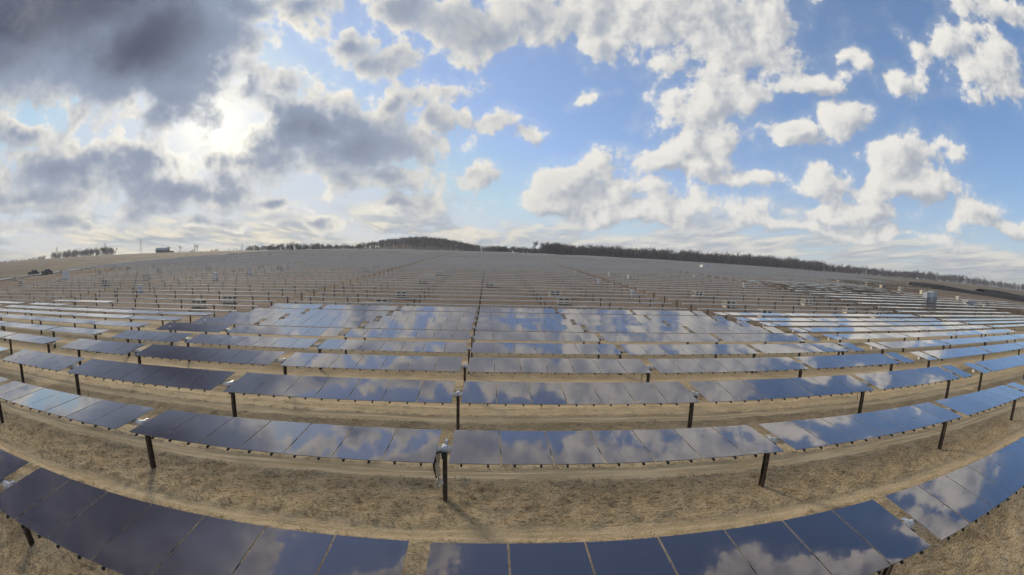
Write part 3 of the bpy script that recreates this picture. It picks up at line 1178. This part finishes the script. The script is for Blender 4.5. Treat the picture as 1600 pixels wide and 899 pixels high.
def pylon(x, y, h, label):
    t = link('transmission_tower', None, None, (x, y, T(x, y)), (0, 0, R_(rnd.uniform(-15, 15))))
    tag(t, label, 'pylon', 'transmission towers on the horizon')
    b = MB()
    w0, w1 = h * 0.075, h * 0.018
    n = 7
    for sx in (-1, 1):
        for sy in (-1, 1):
            b.tube([(sx * w0, sy * w0, 0), (sx * w1, sy * w1, h)], 0.16, 4)
    for k in range(n):
        z0, z1 = h * k / n, h * (k + 1) / n
        a, c = w0 + (w1 - w0) * k / n, w0 + (w1 - w0) * (k + 1) / n
        for s in (-1, 1):
            b.tube([(-a, s * a, z0), (c, s * c, z1)], 0.09, 4)
            b.tube([(s * a, a, z0), (s * c, -c, z1)], 0.09, 4)
    link('lattice', b.mesh('lattice', ['galv']), t)
    for k, (z, l) in enumerate(((0.70, 0.16), (0.82, 0.20), (0.94, 0.14))):
        b = MB()
        b.tube([(-h * l, 0, h * z), (0, 0, h * z + h * 0.015), (h * l, 0, h * z)], 0.17, 4)
        b.tube([(-h * l, 0, h * z), (0, 0, h * z + h * 0.05), (h * l, 0, h * z)], 0.10, 4)
        link('cross_arm', b.mesh('cross_arm', ['galv']), t)


for az, D, h, lab in ((-56.0, 1050, 34, 'faint lattice tower on the horizon, farthest from the barn'), (-50.4, 980, 36, 'lattice tower rising above the roadside bushes on the crest'),
                      (-46.2, 900, 36, 'lattice tower beside the barn on the crest'), (-39.8, 980, 34, 'faint lattice tower over the low crest bushes'),
                      (-34.0, 1000, 36, 'faint lattice tower near the low hedgerow trees')):
    pylon(D * math.sin(R_(az)), D * math.cos(R_(az)), h, lab)


# ------------------------------------------------------------------ bare winter trees
def tree_arrays(seed, spread=0.55, levels=4):
    """branching limbs as three-sided tapered prisms, unit height"""
    rg = random.Random(seed)
    V, F, lev = [], [], []

    def limb(p, d, L, r0, r1, lv):
        q = p + d * L
        a = d.orthogonal().normalized()
        c = d.cross(a)
        b = len(V)
        for (o, r) in ((p, r0), (q, r1)):
            for k in range(3):
                an = k * 2.0944
                V.append(tuple(o + (a * math.cos(an) + c * math.sin(an)) * r))
        for k in range(3):
            k2 = (k + 1) % 3
            F.append((b + k, b + k2, b + 3 + k2, b + 3 + k))
            lev.append(lv)
        if lv >= levels:
            return
        n = (3, 3, 4, 3)[min(lv, 3)] + rg.randint(0, 1)
        for k in range(n):
            t = rg.uniform(0.35, 1.0) if lv else rg.uniform(0.45, 1.0)
            az = rg.uniform(0, 6.283)
            tl = rg.uniform(0.35, 0.95) * (1.0 if lv else 0.8)
            nd = (d * math.cos(tl) + (a * math.cos(az) + c * math.sin(az)) * math.sin(tl) + Vector((0, 0, 0.25))).normalized()
            nl = L * rg.uniform(0.5, 0.78)
            rr_ = r0 + (r1 - r0) * t
            limb(p + d * L * t, nd, nl, max(rr_ * 0.62, 0.0045), max(rr_ * 0.25, 0.003), lv + 1)
    limb(Vector((0, 0, -0.02)), Vector((rg.uniform(-0.08, 0.08), rg.uniform(-0.08, 0.08), 1)).normalized(), 0.42, 0.026, 0.016, 0)
    V = np.array(V)
    V /= V[:, 2].max()
    return V, np.array(F), np.array(lev)


TREES = [tree_arrays(s) for s in (1, 2, 3, 4, 5)]
TREES_M = [tree_arrays(s, levels=3) for s in (21, 22, 23, 24, 25, 26)]
TREES_S = [tree_arrays(s, levels=3) for s in (11, 12, 13, 14)]


def az_of(px):
    """azimuth seen at a place along the skyline, degrees"""
    return float(np.interp(px, [0, 200, 400, 560, 660, 800, 1000, 1200, 1270, 1400, 1600], [-62.7, -48.4, -32.2, -18.4, -9.6, 3.5, 21.5, 38.4, 44.4, 54.5, 68.9]))


def wood(name, label, parts, seed):
    rs = random.Random(seed)
    VV, FF, n0 = [], [], 0
    for (p0, p1, count, h0, h1, y0, y1, kind) in parts:
        for _ in range(count):
            a = az_of(rs.uniform(p0, p1))
            y = rs.uniform(y0, y1)
            x = y * math.tan(R_(a))
            h = rs.uniform(h0, h1)
            V, F, lev = rs.choice(TREES_M if kind else TREES_S)
            an = rs.uniform(0, 6.283)
            c, s = math.cos(an), math.sin(an)
            wx = rs.uniform(0.9, 1.35)
            W = np.stack([(V[:, 0] * c - V[:, 1] * s) * h * wx + x, (V[:, 0] * s + V[:, 1] * c) * h * wx + y, V[:, 2] * h + T(x, y) - 0.2], 1)
            VV.append(W)
            FF.append(F + n0)
            n0 += len(W)
    me = np_mesh(name, np.concatenate(VV), np.concatenate(FF), ['bark'])
    o = link(name, me)
    o['kind'] = 'stuff'
    tag(o, label, 'woodland')


wood('woodland', 'grey brown winter woodland on the crest from the knoll to the far fields', [
    (555, 785, 620, 9, 13, 560, 700, 1), (590, 750, 420, 10, 13, 590, 690, 1),
    (760, 870, 320, 8, 12, 480, 520, 1), (850, 1000, 640, 12, 20, 480, 560, 1),
    (1000, 1275, 1150, 12, 21, 480, 590, 1), (1270, 1420, 420, 10, 16, 490, 600, 0), (1400, 1640, 600, 12, 19, 490, 620, 0)], 5)
wood('woodland', 'low winter hedgerow trees on the crest between barn and wooded knoll', [
    (385, 565, 430, 5, 9, 478, 530, 0), (420, 500, 50, 8, 11, 478, 500, 1), (250, 400, 40, 3, 6, 480, 520, 0)], 6)
wood('woodland', 'winter thicket on the crest along the gravel road side', [
    (-20, 75, 130, 8, 12, 480, 540, 0), (85, 190, 190, 8, 16, 478, 530, 0)], 8)


def lone_tree(px, y, h, label, k):
    a = az_of(px)
    x = y * math.tan(R_(a))
    V, F, lev = TREES[k % 5]
    t = link('bare_tree', None, None, (x, y, T(x, y)))
    tag(t, label, 'tree', 'lone trees along the crest')
    V = V * h
    for nm, sel in (('trunk', lev == 0), ('crown', lev > 0)):
        link(nm, np_mesh(nm, V, F[sel], ['bark']), t)


for px, y, h, lab in ((838, 478, 18, 'tall lone bare tree above the treeline beside the wooded knoll'),
                      (455, 476, 12, 'rounded bare tree rising from the low hedgerow'),
                      (440, 476, 10, 'smaller bare tree beside the rounded one in the hedgerow'),
                      (268, 476, 9, 'thin bare tree closest to the barn'), (284, 476, 10, 'forked bare tree second from the barn'),
                      (310, 476, 11, 'flat topped bare tree third from the barn'),
                      (534, 478, 9, 'bare tree near the foot of the wooded knoll'), (172, 478, 13, 'bare tree at the thicket end nearest the barn'),
                      (125, 478, 15, 'tall bare tree standing out of the roadside thicket'), (1330, 480, 12, 'bare tree standing alone past the woodland end'),
                      (1486, 485, 17, 'bushy bare tree on the skyline above the dark topsoil bank')):
    lone_tree(px, y, h, lab, int(px))


# ------------------------------------------------------------------ thin air haze
def haze():
    m = bpy.data.materials.new('haze_air')
    m.use_nodes = True
    nt = m.node_tree
    nt.nodes.clear()
    out = nt.nodes.new('ShaderNodeOutputMaterial')
    v = nt.nodes.new('ShaderNodeVolumePrincipled')
    v.inputs['Color'].default_value = (0.86, 0.90, 0.96, 1)
    v.inputs['Density'].default_value = 0.00024
    v.inputs['Anisotropy'].default_value = 0.2
    nt.links.new(v.outputs[0], out.inputs['Volume'])
    b = MB()
    b.box((0, 1600, 44.0), (8300, 5000, 92.0))
    me = bpy.data.meshes.new('haze')
    me.from_pydata(b.v, [], b.f)
    me.materials.append(m)
    o = link('haze', me)
    o['kind'] = 'stuff'
    tag(o, 'thin pale haze in the air over the whole field', 'haze')


haze()
